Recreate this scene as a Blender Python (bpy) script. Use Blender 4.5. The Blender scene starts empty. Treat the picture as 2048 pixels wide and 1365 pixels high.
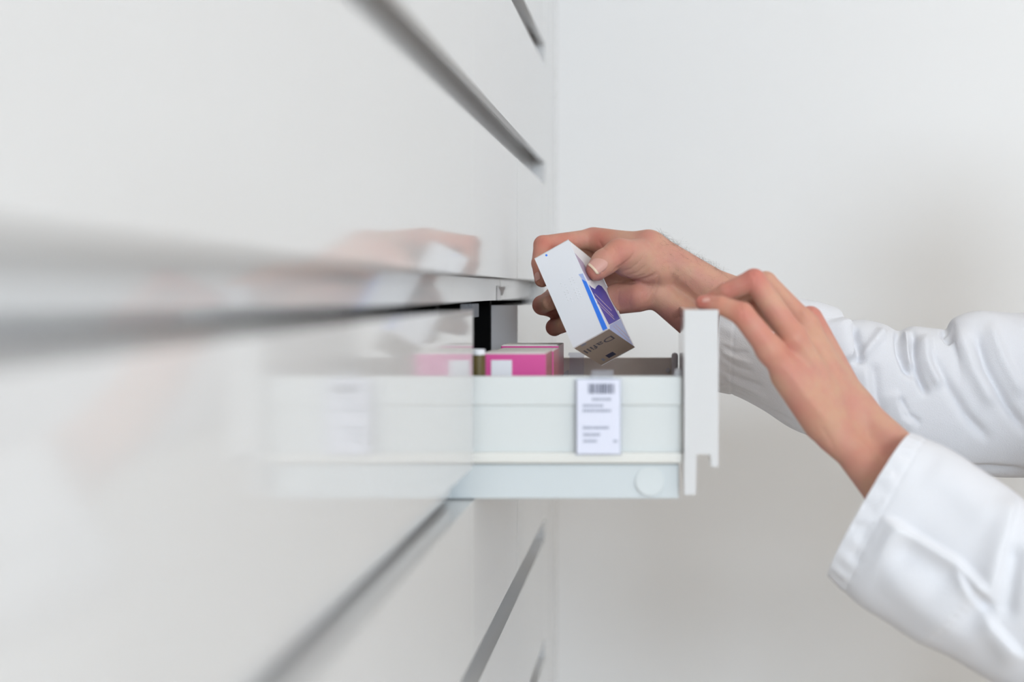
import bpy, bmesh, math, random
import numpy as np
from mathutils import Vector, Matrix
random.seed(7); np.random.seed(7)
sc = bpy.context.scene
COL = sc.collection

# ------------------------------------------------------------------ camera
FP = 2844.4            # focal length in pixels of the 2048 px wide frame (50 mm on 36 mm)
H = 1.42               # eye height of the camera
VX, VY = 1322.0, 583.0 # principal point: where lines running along the cabinet meet
cd = bpy.data.cameras.new('camera'); cam = bpy.data.objects.new('camera', cd); COL.objects.link(cam)
cam.location = (0, 0, H); cam.rotation_euler = (math.radians(90), 0, 0)
cd.lens = 50; cd.sensor_width = 36; cd.sensor_fit = 'HORIZONTAL'
cd.shift_x = (1024 - VX) / 2048; cd.shift_y = -(682.5 - VY) / 2048
cd.clip_start = 0.01
cd.dof.use_dof = True; cd.dof.focus_distance = 1.44; cd.dof.aperture_fstop = 2.2
sc.camera = cam

def P(px, py, Y):
    return np.array([(px - VX) * Y / FP, Y, H - (py - VY) * Y / FP])
def proj(v):
    return np.stack([VX + v[:, 0] * FP / v[:, 1], VY - (v[:, 2] - H) * FP / v[:, 1]], 1)

# ------------------------------------------------------------------ world, lights, exposure
w = bpy.data.worlds.new('world'); sc.world = w; w.use_nodes = True
bg = w.node_tree.nodes['Background']; bg.inputs[0].default_value = (0.80, 0.88, 1.0, 1); bg.inputs[1].default_value = 1.0
sc.view_settings.view_transform = 'Standard'; sc.view_settings.look = 'None'
sc.view_settings.gamma = 1.0; sc.view_settings.use_curve_mapping = False
sc.view_settings.exposure = -0.26
sc.cycles.max_bounces = 6; sc.cycles.diffuse_bounces = 4; sc.cycles.glossy_bounces = 3; sc.cycles.transmission_bounces = 4; sc.cycles.transparent_max_bounces = 8
sc.cycles.use_light_tree = False; sc.cycles.use_adaptive_sampling = True; sc.cycles.adaptive_threshold = 0.02; sc.cycles.caustics_reflective = False; sc.cycles.caustics_refractive = False

def area(name, loc, target, sx, sy, power, col):
    l = bpy.data.lights.new(name, 'AREA'); l.shape = 'RECTANGLE'; l.size = sx; l.size_y = sy
    l.energy = power; l.color = col
    o = bpy.data.objects.new(name, l); COL.objects.link(o); o.location = loc
    o.rotation_euler = (Vector(target) - Vector(loc)).to_track_quat('-Z', 'Y').to_euler()
    return o
RX0, RX1, RY0, RY1, RZ = -0.62, 2.9, -2.6, 2.165, 2.75
WINX0, WINX1, WINZ0, WINZ1 = 0.75, 2.15, 1.46, 2.62
area('window_daylight', ((WINX0+WINX1)/2, RY0-0.015, (WINZ0+WINZ1)/2), ((WINX0+WINX1)/2, 0, (WINZ0+WINZ1)/2), WINX1-WINX0-0.1, WINZ1-WINZ0-0.1, 92, (0.765, 0.88, 1.0))

# ------------------------------------------------------------------ materials
def mat(name, col, rough=0.5, metal=0.0, noise=0.0, nscale=20, bump=0.0, bscale=200, coat=0.0, spec=0.5, sss=0.0, emit=0.0, trans=0.0):
    m = bpy.data.materials.new(name); m.use_nodes = True
    nt = m.node_tree; b = nt.nodes['Principled BSDF']
    c = (col[0], col[1], col[2], 1)
    b.inputs['Base Color'].default_value = c; b.inputs['Roughness'].default_value = rough
    b.inputs['Metallic'].default_value = metal; b.inputs['Coat Weight'].default_value = coat
    b.inputs['Specular IOR Level'].default_value = spec
    b.inputs['Transmission Weight'].default_value = trans
    if sss:
        b.inputs['Subsurface Weight'].default_value = sss
        b.inputs['Subsurface Radius'].default_value = (1.0, 0.45, 0.25)
        b.inputs['Subsurface Scale'].default_value = 0.004
    if emit:
        b.inputs['Emission Color'].default_value = c; b.inputs['Emission Strength'].default_value = emit
    if noise or bump:
        tc = nt.nodes.new('ShaderNodeTexCoord')
    if noise:
        n = nt.nodes.new('ShaderNodeTexNoise'); n.inputs['Scale'].default_value = nscale; n.inputs['Detail'].default_value = 0
        nt.links.new(tc.outputs['Object'], n.inputs['Vector'])
        mx = nt.nodes.new('ShaderNodeMix'); mx.data_type = 'RGBA'
        mx.inputs[6].default_value = tuple(max(0, x*(1-noise)) for x in col) + (1,)
        mx.inputs[7].default_value = tuple(min(1, x*(1+noise)) for x in col) + (1,)
        nt.links.new(n.outputs['Fac'], mx.inputs[0]); nt.links.new(mx.outputs[2], b.inputs['Base Color'])
    if bump:
        n2 = nt.nodes.new('ShaderNodeTexNoise'); n2.inputs['Scale'].default_value = bscale; n2.inputs['Detail'].default_value = 0
        nt.links.new(tc.outputs['Object'], n2.inputs['Vector'])
        bp = nt.nodes.new('ShaderNodeBump'); bp.inputs['Strength'].default_value = bump; bp.inputs['Distance'].default_value = 0.001
        nt.links.new(n2.outputs['Fac'], bp.inputs['Height']); nt.links.new(bp.outputs[0], b.inputs['Normal'])
    return m
def srgb(r, g, b):
    f = lambda c: ((c/255+0.055)/1.055)**2.4 if c > 10 else c/255/12.92
    return (f(r), f(g), f(b))
def clear_mat(name, tint, alpha, rough=0.08):
    m = bpy.data.materials.new(name); m.use_nodes = True; nt = m.node_tree; nt.nodes.clear()
    out = nt.nodes.new('ShaderNodeOutputMaterial'); mx = nt.nodes.new('ShaderNodeMixShader')
    t = nt.nodes.new('ShaderNodeBsdfTransparent'); t.inputs[0].default_value = tint + (1,)
    g = nt.nodes.new('ShaderNodeBsdfPrincipled'); g.inputs['Base Color'].default_value = tint + (1,); g.inputs['Roughness'].default_value = rough
    mx.inputs[0].default_value = alpha
    nt.links.new(t.outputs[0], mx.inputs[1]); nt.links.new(g.outputs[0], mx.inputs[2]); nt.links.new(mx.outputs[0], out.inputs[0])
    return m

M = {}
M['wall'] = mat('wall_paint', (0.89, 0.883, 0.872), 0.9, noise=0.01, nscale=3, bump=0.08, bscale=300)
M['ceil'] = mat('ceiling_paint', (0.84, 0.84, 0.83), 0.9, noise=0.01)
M['floor'] = mat('floor_vinyl', (0.66, 0.55, 0.44), 0.5, noise=0.08, nscale=6)
M['lacquer'] = mat('white_gloss_lacquer', (0.725, 0.722, 0.718), 0.085, noise=0.004, nscale=2, spec=0.5)
M['carcass'] = mat('carcass_unlit_black', (0.004, 0.004, 0.004), 0.7, noise=0.1, spec=0.05)  # shade of the unlit cabinet interior painted in as near-black
M['post'] = mat('grey_upright', (0.60, 0.60, 0.62), 0.35, metal=0.0, noise=0.03, nscale=40)
M['steelwhite'] = mat('white_powder_steel', (0.74, 0.765, 0.75), 0.35, noise=0.01)
M['cream'] = mat('cream_ledge', (0.82, 0.81, 0.76), 0.35, noise=0.01)
M['runner'] = mat('pale_blue_runner_cover', (0.69, 0.735, 0.745), 0.25, noise=0.01)
M['runnerin'] = mat('cap_plastic', (0.685, 0.72, 0.715), 0.4, noise=0.02)
M['alu'] = mat('brushed_grey_metal', (0.74, 0.69, 0.63), 0.42, metal=0.0, noise=0.06, nscale=60)
M['white'] = mat('white_card', (0.90, 0.905, 0.93), 0.5, noise=0.006)
M['labelwhite'] = mat('label_paper', (0.80, 0.81, 0.92), 0.5, noise=0.006)
M['ink'] = mat('dark_ink', (0.05, 0.06, 0.12), 0.6, noise=0.02)
M['inkmid'] = mat('grey_ink', (0.16, 0.15, 0.17), 0.6, noise=0.02)
M['inkpale'] = mat('pale_ink', (0.42, 0.44, 0.52), 0.6, noise=0.02)
M['clear'] = clear_mat('clear_plastic', (0.90, 0.91, 0.95), 0.16)
M['glass'] = clear_mat('window_glass', (0.97, 0.98, 1.0), 0.08, 0.02)
M['pink'] = mat('pink_print', srgb(226, 84, 158), 0.4, noise=0.04, nscale=15)
M['pinkside'] = mat('dusty_pink_print', srgb(196, 120, 130), 0.4, noise=0.06, nscale=30)
M['cardtop'] = mat('cream_card', (0.74, 0.70, 0.66), 0.55, noise=0.03, nscale=25)
M['olive'] = mat('olive_print', srgb(98, 84, 40), 0.45, noise=0.1)
M['blue'] = mat('bright_blue_print', srgb(58, 132, 246), 0.4, noise=0.01)
M['paleblue'] = mat('pale_blue_print', srgb(180, 196, 240), 0.4, noise=0.01)
M['purple'] = mat('violet_blue_print', srgb(84, 82, 176), 0.4, noise=0.05, nscale=30)
M['lavender'] = mat('lavender_print', srgb(172, 184, 226), 0.4, noise=0.02)
M['lilac'] = mat('lilac_print', srgb(190, 176, 200), 0.4, noise=0.05)
M['boxend'] = mat('carton_end_warm_bounce', srgb(206, 188, 168), 0.55, noise=0.03, nscale=30)  # warm bounced light of the carton's underside put into the end colour
M['cloth'] = mat('white_cotton', (0.78, 0.78, 0.805), 0.85, noise=0.008, nscale=30, bump=0.25, bscale=900)
M['trouser'] = mat('grey_trousers', (0.10, 0.11, 0.13), 0.9, noise=0.05)
M['shoe'] = mat('white_shoe', (0.7, 0.7, 0.7), 0.5, noise=0.03)
M['hair'] = mat('brown_hair', (0.045, 0.028, 0.016), 0.55, noise=0.1)
M['armhair'] = mat('fine_brown_hair', (0.12, 0.08, 0.05), 0.6, noise=0.05)
M['black'] = mat('black_strap', (0.012, 0.012, 0.014), 0.5, noise=0.05)
M['nail'] = mat('fingernail', srgb(218, 164, 150), 0.5, noise=0.03, nscale=60, sss=0.1)
M['nailedge'] = mat('nail_free_edge', srgb(240, 214, 186), 0.35, noise=0.02)
M['lamp'] = mat('lamp_diffuser', (1.0, 0.90, 0.79), 0.5, emit=4.3)
M['frame'] = mat('white_frame', (0.8, 0.8, 0.8), 0.4, noise=0.01)
M['grey_mark'] = mat('grey_arrow_print', srgb(140, 130, 128), 0.5, noise=0.04)

def skin_mat(name, base, red):
    m = bpy.data.materials.new(name); m.use_nodes = True; nt = m.node_tree; b = nt.nodes['Principled BSDF']
    tc = nt.nodes.new('ShaderNodeTexCoord')
    n = nt.nodes.new('ShaderNodeTexNoise'); n.inputs['Scale'].default_value = 38; n.inputs['Detail'].default_value = 3
    nt.links.new(tc.outputs['Object'], n.inputs['Vector'])
    at = nt.nodes.new('ShaderNodeAttribute'); at.attribute_name = 'flush'
    mx0 = nt.nodes.new('ShaderNodeMix'); mx0.data_type = 'RGBA'
    mx0.inputs[6].default_value = srgb(208, 162, 136) + (1,); mx0.inputs[7].default_value = base + (1,)
    rmp = nt.nodes.new('ShaderNodeMapRange'); rmp.inputs[1].default_value = 0.35; rmp.inputs[2].default_value = 0.65
    nt.links.new(n.outputs['Fac'], rmp.inputs[0]); nt.links.new(rmp.outputs[0], mx0.inputs[0])
    mx = nt.nodes.new('ShaderNodeMix'); mx.data_type = 'RGBA'; mx.inputs[7].default_value = red + (1,)
    nt.links.new(at.outputs['Fac'], mx.inputs[0]); nt.links.new(mx0.outputs[2], mx.inputs[6])
    nt.links.new(mx.outputs[2], b.inputs['Base Color'])
    b.inputs['Roughness'].default_value = 0.52; b.inputs['Specular IOR Level'].default_value = 0.35
    b.inputs['Subsurface Weight'].default_value = 0.25; b.inputs['Subsurface Radius'].default_value = (1.0, 0.42, 0.22); b.inputs['Subsurface Scale'].default_value = 0.0035
    v = nt.nodes.new('ShaderNodeTexVoronoi'); v.inputs['Scale'].default_value = 900
    nt.links.new(tc.outputs['Object'], v.inputs['Vector'])
    n2 = nt.nodes.new('ShaderNodeTexNoise'); n2.inputs['Scale'].default_value = 260; n2.inputs['Detail'].default_value = 4
    nt.links.new(tc.outputs['Object'], n2.inputs['Vector'])
    ad = nt.nodes.new('ShaderNodeMath'); ad.operation = 'ADD'
    nt.links.new(v.outputs['Distance'], ad.inputs[0]); nt.links.new(n2.outputs['Fac'], ad.inputs[1])
    bp = nt.nodes.new('ShaderNodeBump'); bp.inputs['Strength'].default_value = 0.22; bp.inputs['Distance'].default_value = 0.0008
    nt.links.new(ad.outputs[0], bp.inputs['Height']); nt.links.new(bp.outputs[0], b.inputs['Normal'])
    return m
M['skin'] = skin_mat('skin', srgb(205, 147, 130), srgb(200, 104, 92))

# ------------------------------------------------------------------ mesh helpers
def mesh_obj(name, verts, faces, material, parent=None, smooth=False, kind=None):
    me = bpy.data.meshes.new(name)
    me.from_pydata([tuple(map(float, v)) for v in verts], [], [tuple(int(i) for i in f) for f in faces]); me.update()
    if smooth: me.polygons.foreach_set('use_smooth', [True]*len(me.polygons))
    o = bpy.data.objects.new(name, me); COL.objects.link(o)
    for m in (material if isinstance(material, (list, tuple)) else [material]): me.materials.append(m)
    if parent is not None: o.parent = parent
    if kind: o['kind'] = kind
    return o
def bm_obj(name, bm, material, parent=None, bevel=0.0, seg=2, smooth=False, kind=None):
    if bevel:
        bmesh.ops.bevel(bm, geom=bm.edges[:], offset=bevel, segments=seg, profile=0.5, affect='EDGES', clamp_overlap=True)
    bmesh.ops.recalc_face_normals(bm, faces=bm.faces[:])
    me = bpy.data.meshes.new(name); bm.to_mesh(me); bm.free()
    if smooth or bevel:
        me.polygons.foreach_set('use_smooth', [smooth]*len(me.polygons))
    me.materials.append(material)
    o = bpy.data.objects.new(name, me); COL.objects.link(o)
    if parent is not None: o.parent = parent
    if kind: o['kind'] = kind
    return o
def box(name, a, b, material, parent=None, bevel=0.0, kind=None):
    bm = bmesh.new(); bmesh.ops.create_cube(bm, size=1)
    a = Vector(a); b = Vector(b)
    for v in bm.verts: v.co = Vector(((a[i]+b[i])/2 + v.co[i]*(b[i]-a[i]) for i in range(3)))
    return bm_obj(name, bm, material, parent, bevel, kind=kind)
def prism_y(name, prof, y0, y1, material, parent=None, bevel=0.0):
    """closed (x,z) profile extruded along y"""
    bm = bmesh.new()
    v0 = [bm.verts.new((x, y0, z)) for x, z in prof]; v1 = [bm.verts.new((x, y1, z)) for x, z in prof]
    n = len(prof)
    bm.faces.new(v0); bm.faces.new(list(reversed(v1)))
    for i in range(n): bm.faces.new((v0[i], v1[i], v1[(i+1) % n], v0[(i+1) % n]))
    return bm_obj(name, bm, material, parent, bevel)
def empty(name, loc, label, cat, group=None):
    o = bpy.data.objects.new(name, None); COL.objects.link(o); o.location = loc; o.empty_display_size = 0.05
    tag(o, label, cat, group); return o
def tag(o, label, cat, group=None):
    o['label'] = label; o['category'] = cat
    if group: o['group'] = group
def place(child, root):
    """child built in world coordinates, parented keeping its place"""
    child.parent = root; child.matrix_parent_inverse = Matrix.Translation(root.location).inverted()
    return child
def cyl(name, a, b, r, material, n=24, bevel=0.0):
    a = Vector(a); b = Vector(b); bm = bmesh.new()
    bmesh.ops.create_cone(bm, cap_ends=True, segments=n, radius1=r, radius2=r, depth=(b-a).length)
    q = (b-a).to_track_quat('Z', 'Y').to_matrix().to_4x4(); q.translation = (a+b)/2
    bm.transform(q)
    return bm_obj(name, bm, material, None, bevel)

# ------------------------------------------------------------------ room
def S(o): o['kind'] = 'structure'; return o
T = 0.12
S(box('floor', (RX0-T, RY0-T, -0.1), (RX1+T, RY1+T, 0), M['floor']))
S(box('ceiling', (RX0-T, RY0-T, RZ), (RX1+T, RY1+T, RZ+0.1), M['ceil']))
S(box('wall_back', (RX0-T, RY1, 0), (RX1+T, RY1+T, RZ), M['wall']))
S(box('wall_left', (RX0-T, RY0-T, 0), (RX0, RY1, RZ), M['wall']))
S(box('wall_right', (RX1, RY0-T, 0), (RX1+T, RY1, RZ), M['wall']))
wf = []
for a, b in (((RX0, RY0-T, 0), (RX1, RY0, WINZ0)), ((RX0, RY0-T, WINZ1), (RX1, RY0, RZ)), ((RX0, RY0-T, WINZ0), (WINX0, RY0, WINZ1)), ((WINX1, RY0-T, WINZ0), (RX1, RY0, WINZ1))):
    bm = bmesh.new(); bmesh.ops.create_cube(bm, size=1)
    for v in bm.verts: v.co = Vector(((a[i]+b[i])/2 + v.co[i]*(b[i]-a[i]) for i in range(3)))
    wf.append(bm)
bm = bmesh.new()
for x in wf:
    me = bpy.data.meshes.new('t'); x.to_mesh(me); bm.from_mesh(me); bpy.data.meshes.remove(me); x.free()
S(bm_obj('wall_front', bm, M['wall']))
win = bpy.data.objects.new('window_1', None); COL.objects.link(win); win.location = ((WINX0+WINX1)/2, RY0, WINZ0); S(win)
for a, b in (((WINX0, RY0-0.07, WINZ0), (WINX1, RY0-0.02, WINZ0+0.05)), ((WINX0, RY0-0.07, WINZ1-0.05), (WINX1, RY0-0.02, WINZ1)), ((WINX0, RY0-0.07, WINZ0+0.05), (WINX0+0.05, RY0-0.02, WINZ1-0.05)), ((WINX1-0.05, RY0-0.07, WINZ0+0.05), (WINX1, RY0-0.02, WINZ1-0.05)), (((WINX0+WINX1)/2-0.03, RY0-0.07, WINZ0+0.05), ((WINX0+WINX1)/2+0.03, RY0-0.02, WINZ1-0.05))):
    place(box('window_frame', a, b, M['frame']), win)
for x0, x1 in ((WINX0+0.05, (WINX0+WINX1)/2-0.03), ((WINX0+WINX1)/2+0.03, WINX1-0.05)):
    place(box('pane', (x0, RY0-0.05, WINZ0+0.05), (x1, RY0-0.044, WINZ1-0.05), M['glass']), win)
for i, (cx, cy) in enumerate(((0.75, -0.7), (2.0, -0.7), (0.9, 1.0), (2.1, 1.0))):
    cl = empty('ceiling_light', (cx, cy, RZ), ('square ceiling lamp above the camera', 'square ceiling lamp towards the window on the right', 'square ceiling lamp above the person', 'square ceiling lamp near the right wall')[i], 'ceiling lamp', 'square ceiling lamps')
    place(box('housing', (cx-0.32, cy-0.32, RZ-0.03), (cx+0.32, cy+0.32, RZ-0.001), M['frame'], bevel=0.004), cl)
    place(box('diffuser', (cx-0.29, cy-0.29, RZ-0.036), (cx+0.29, cy+0.29, RZ-0.031), M['lamp']), cl)

# ------------------------------------------------------------------ drawer cabinets
U = 1.2 / FP                       # size of one pixel at the near side of the open drawer
XF = -377 * U                      # the plane of the drawer fronts
PITCH = 385 * U
ZT = H - 37 * U                    # top of the open drawer front
CW = 0.376
THK, LIP, REC = 69*U, 15*U, 45*U
def front_profile():
    zb = -315*U; zp = -288*U; zl = -371*U
    return [(0, 0), (0, zb), (-LIP, zb), (-LIP, zp), (-REC, zp), (-REC, zl), (-THK, zl), (-THK, 0)]
GAP = 0.0002
proto = prism_y('drawer', front_profile(), GAP, CW-GAP, M['lacquer'])
front_me = proto.data; bpy.data.objects.remove(proto)
YB = [0.072, 0.448, 0.824, 1.2, 1.576, 1.952]
cab_label = ['white gloss drawer cabinet nearest the camera, blurred at the left edge', 'white gloss drawer cabinet second from the camera, strongly blurred', 'white gloss drawer cabinet just in front of the pulled-out drawer', 'white gloss drawer cabinet whose drawer is pulled out', 'white gloss drawer cabinet farthest away, next to the wall']
NR = range(-7, 6)
ZBOT, ZTOP = ZT - 8*PITCH, ZT + 5*PITCH
XB = -0.58
cabs = []; drawers = {}
for c in range(5):
    y0, y1 = YB[c], YB[c+1]
    cab = empty('drawer_cabinet', (XF-0.2, (y0+y1)/2, 0), cab_label[c], 'cabinet', 'white drawer cabinets in a row along the wall'); cabs.append(cab)
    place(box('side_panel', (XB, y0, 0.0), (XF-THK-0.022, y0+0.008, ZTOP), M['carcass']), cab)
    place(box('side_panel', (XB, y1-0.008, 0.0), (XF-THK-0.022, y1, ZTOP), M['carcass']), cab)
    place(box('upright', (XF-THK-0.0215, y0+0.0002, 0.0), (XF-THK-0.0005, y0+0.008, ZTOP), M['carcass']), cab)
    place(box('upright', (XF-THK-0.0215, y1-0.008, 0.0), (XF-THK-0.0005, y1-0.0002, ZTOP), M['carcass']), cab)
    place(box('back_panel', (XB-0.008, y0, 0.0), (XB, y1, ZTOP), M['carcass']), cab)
    place(box('top_panel', (XB, y0, ZTOP+0.001), (XF, y1, ZTOP+0.02), M['lacquer'], bevel=0.001), cab)
    place(box('plinth', (XB+0.02, y0+0.001, 0.0), (XF-0.05, y1-0.001, ZBOT-0.004), M['post']), cab)
    for r in NR:
        if c == 3 and r == 0: continue
        d = bpy.data.objects.new('drawer', front_me); COL.objects.link(d)
        d.location = (XF + 0.0003*math.sin(7*c+3*r), y0, ZT + r*PITCH); place(d, cab); drawers[(c, r)] = d
# end filler between the last cabinet and the wall
tr = S(box('trim_1', (XF-0.05, YB[-1]+0.001, 0), (XF, RY1-0.0005, RZ-0.001), M['lacquer'], bevel=0.0008))
S(box('trim_2', (RX0, YB[0], ZTOP+0.022), (XF-0.002, YB[-1], RZ-0.001), M['lacquer']))

# little arrow sticker in the grip recess of the last cabinet
XR = XF - REC
ys, zs = 1.592, H - 0.0
def on_recess(px, py): # point of the recess plane seen at a pixel
    k = XR / (px - VX); Y = k * FP
    return P(px, py, Y)
s0 = on_recess(994, 572); s1 = on_recess(1014, 600)
zc0 = P(1004, 601, s0[1])[2]; zc1 = P(1004, 572, s0[1])[2]
st = (box('sticker', (XR+0.0001, s0[1]-0.002, zc0), (XR+0.0002, s0[1]+0.034, zc1), M['white']))
ta, tb, tcn = on_recess(997, 574), on_recess(1011, 574), on_recess(1004, 592)
tri = np.array([ta, tb, tcn]); tri[:, 0] = XR + 0.0004
tri2 = tri.copy(); tri2[:, 0] = XR + 0.0002
def place_sub(child, sub):
    bpy.context.view_layer.update()
    child.parent = sub; child.matrix_parent_inverse = sub.matrix_world.inverted(); return child
place_sub(st, drawers[(4, 1)])
place_sub(mesh_obj('arrow_mark', list(tri)+list(tri2), [(0, 1, 2), (5, 4, 3), (0, 3, 4, 1), (1, 4, 5, 2), (2, 5, 3, 0)], M['grey_mark']), drawers[(4, 1)])
# clear plastic clip under the drawer above the opening
zc = H - 33*1.36/FP
clip = place_sub(box('plastic_clip', (XR-0.009, 1.325, zc-0.009), (XR+0.002, 1.375, zc+0.004), M['clear'], bevel=0.0006), drawers[(3, 1)])

# ------------------------------------------------------------------ the pulled-out drawer
XO = 115*U; XI = 46*U               # outer and inner face of the pulled-out front
dy0, dy1 = YB[3], YB[4]
SY = 1.212; SYF = 1.560            # outer faces of the two drawer sides
def zp(py, Y): return H - (py - VY)*Y/FP
zside = zp(753, SY)
tray = box('drawer', (XI-0.50, SY+0.003, zp(905, SY)-0.004), (XI-0.0005, SYF-0.003, zp(905, SY)), M['alu'])
place(tray, cabs[3])
tray['label'] = 'pulled-out drawer with white front and pale metal sides'
def sub(o): return place_sub(o, tray)
fp = prism_y('drawer_front', front_profile(), dy0+GAP, dy1-GAP, M['lacquer'], bevel=0.0006); fp.location = (XO, 0, ZT); bpy.context.view_layer.update(); sub(fp)
def sideprof(name, y0, y1, z0, z1, m, xa=XI-0.50, xb=XI-0.0006, bevel=0.001): return sub(box(name, (xa, y0, z0), (xb, y1, z1), m, bevel=bevel))
# near side: upper rail, panel, ledge, runner cover
sideprof('side_rail', SY-0.002, SY+0.010, zp(812, SY), zside, M['steelwhite'], bevel=0.0018)
sideprof('side_panel', SY, SY+0.008, zp(906, SY), zp(811, SY), M['steelwhite'])
sideprof('ledge', SY-0.005, SY+0.008, zp(928, SY-.005), zp(906, SY-.005), M['cream'], bevel=0.002)
sideprof('runner_cover', SY+0.001, SY+0.008, zp(999, SY), zp(929, SY), M['runner'], xb=XI-0.004, bevel=0.0015)
sub(cyl('runner_cap', P(1300, 963, SY+0.0012), P(1300, 963, SY-0.0006), 0.0125, M['runnerin'], 32, 0.0004))
# far side
sideprof('side_panel', SYF-0.010, SYF, zp(905, SY), zside, M['alu'], xb=XI-0.003, bevel=0.0006)
sideprof('runner_cover', SYF-0.009, SYF-0.001, zp(999, SY), zp(906, SY), M['runner'], bevel=0.0015)
sub(box('back_panel', (XI-0.505, SY, zp(906, SY)), (XI-0.501, SYF, zside), M['alu']))
for yy in (SYF-0.02, SY+0.012):
    bm = bmesh.new(); bmesh.ops.create_cube(bm, size=1)
    for v in bm.verts: v.co = Vector((XI-0.0045 + v.co.x*0.007, yy + v.co.y*0.014, zside-0.022 + v.co.z*0.056))
    sub(bm_obj('front_bracket', bm, M['post'], None, 0.003))
for k, (pa, pb) in enumerate(((1322, 1340),)):
    sub(cyl('screw', P(1336, 741, SYF-0.0102), P(1336, 741, SYF-0.0116), 0.0026, M['post'], 16, 0.0004))

# clear divider clips inside the drawer
def clear_clip(px0, px1, Y, label, name='drawer_divider'):
    a = P(px0, 712, Y); b = P(px1, 760, Y)
    e = empty(name, ((a[0]+b[0])/2, Y, zp(905, SY)), label, 'divider', 'clear drawer dividers')
    place(box('plate', (a[0], Y-0.0012, zp(905, SY)+0.0005), (b[0], Y+0.0008, a[2]), M['clear'], bevel=0.0004), e)
    place(box('top_rim', (a[0]-0.001, Y-0.004, a[2]), (b[0]+0.001, Y+0.004, a[2]+0.0035), M['clear'], bevel=0.0008), e)
    return e
clear_clip(1139, 1168, 1.535, 'short clear plastic divider clip against the far side of the pulled-out drawer')
e = empty('drawer_divider', (P(1140, 720, 1.4)[0], 1.39, zp(905, SY)), 'long clear plastic divider standing beside the pink cartons', 'divider', 'clear drawer dividers')
xd = P(1128, 720, 1.49)[0]
place(box('plate', (xd, 1.235, zp(905, SY)+0.0005), (xd+0.0018, 1.54, zp(905, SY)+0.052), M['clear'], bevel=0.0004), e)
place(box('foot', (xd-0.006, 1.235, zp(905, SY)+0.0004), (xd-0.0002, 1.54, zp(905, SY)+0.0025), M['clear']), e)

# ------------------------------------------------------------------ cartons in the drawer
zf = zp(905, SY) + 0.0004
def carton(x0, x1, y0, y1, h, label, body, side, top, labelpatch=True, name='medicine_carton', group='pink cartons in the drawer', cat='carton', z_tilt=0.0):
    e = empty(name, ((x0+x1)/2, (y0+y1)/2, zf), label, cat, group)
    t = 0.0006
    bx = box('carton_body', (x0, y0, zf), (x1, y1, zf+h), body, bevel=0.0007); place(bx, e)
    bx.data.materials.append(side); bx.data.materials.append(top)
    for p in bx.data.polygons:
        if p.normal.x > 0.9: p.material_index = 1
        elif p.normal.z > 0.3: p.material_index = 2
    # tuck flap on top, slightly raised
    place(box('tuck_flap', (x0+0.002, y0+0.0015, zf+h), (x1-0.002, y0+(y1-y0)*0.62, zf+h+0.0007), top), e)
    if labelpatch:
        place(box('white_patch', (x0+(x1-x0)*0.13, y0-0.0004, zf+0.004), (x0+(x1-x0)*0.46, y0-0.0001, zf+h-0.006), M['white']), e)
    return e
hb = zp(707, 1.25) - zf
xa, xb_ = P(966, 0, 1.25)[0], P(1092, 0, 1.25)[0]
carton(xa, xb_, 1.250, 1.322, hb, 'pink carton with a white patch, nearest in the pulled-out drawer', M['pink'], M['pinkside'], M['cardtop'])
carton(xa+0.0015, xb_+0.001, 1.325, 1.396, hb-0.001, 'pink carton standing second in its row, behind the nearest one', M['pink'], M['pinkside'], M['cardtop'], False)
carton(xa-0.001, xb_+0.0005, 1.3995, 1.471, hb+0.0012, 'pink carton at the far end of its row in the drawer', M['pink'], M['pinkside'], M['cardtop'], False)
carton(xa-0.064, xa-0.012, 1.262, 1.335, hb-0.004, 'olive carton with pale top half hidden behind the cabinet front', M['olive'], M['olive'], M['white'], False, group='other cartons in the drawer')
# small white-capped olive bottle in the gap
bt = empty('medicine_bottle', (xa-0.006, 1.243, zf), 'small olive bottle with white cap beside the nearest pink carton', 'bottle')
xc = P(956, 0, 1.237)[0]
bt.location.x = xc; bt.location.y = 1.239
place(cyl('bottle_body', (xc, 1.239, zf), (xc, 1.239, zp(712, 1.237)), 0.0062, M['olive'], 24, 0.001), bt)
place(cyl('cap', (xc, 1.239, zp(712, 1.237)), (xc, 1.239, zp(701, 1.237)), 0.0058, M['white'], 24, 0.0008), bt)

# ------------------------------------------------------------------ price label clipped to the near side
LY = SY - 0.0075
lc = P(1197, 908, LY)
lab = empty('drawer_label', tuple(lc), 'white barcode label in a clear holder clipped over the drawer side', 'label')
a, b = P(1153, 758, LY), P(1241, 909, LY)
place(box('holder', (a[0]-0.0010, LY, b[2]-0.0010), (b[0]+0.0010, LY+0.0008, a[2]+0.0005), M['clear'], bevel=0.0003), lab)
place(box('card', (a[0]+0.0006, LY-0.0006, b[2]+0.0004), (b[0]-0.0006, LY-0.0001, a[2]-0.0008), M['labelwhite']), lab)
ta_, tb_ = P(1182, 742, LY), P(1226, 760, LY)
place(box('clip_tab', (ta_[0], LY-0.0002, tb_[2]), (tb_[0], SY+0.012, ta_[2]), M['clear'], bevel=0.0006), lab)
rnd = random.Random(3); x = 1177.0
while x < 1228:
    wd = rnd.choice((1.2, 1.2, 2.0, 3.0)); q0 = P(x, 768, LY-0.0009); q1 = P(x+wd, 788, LY-0.0009)
    place(box('barcode_bar', (q0[0], LY-0.0010, q1[2]), (q1[0], LY-0.0007, q0[2]), M['ink']), lab); x += wd + rnd.choice((1.2, 1.6, 2.4))
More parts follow.
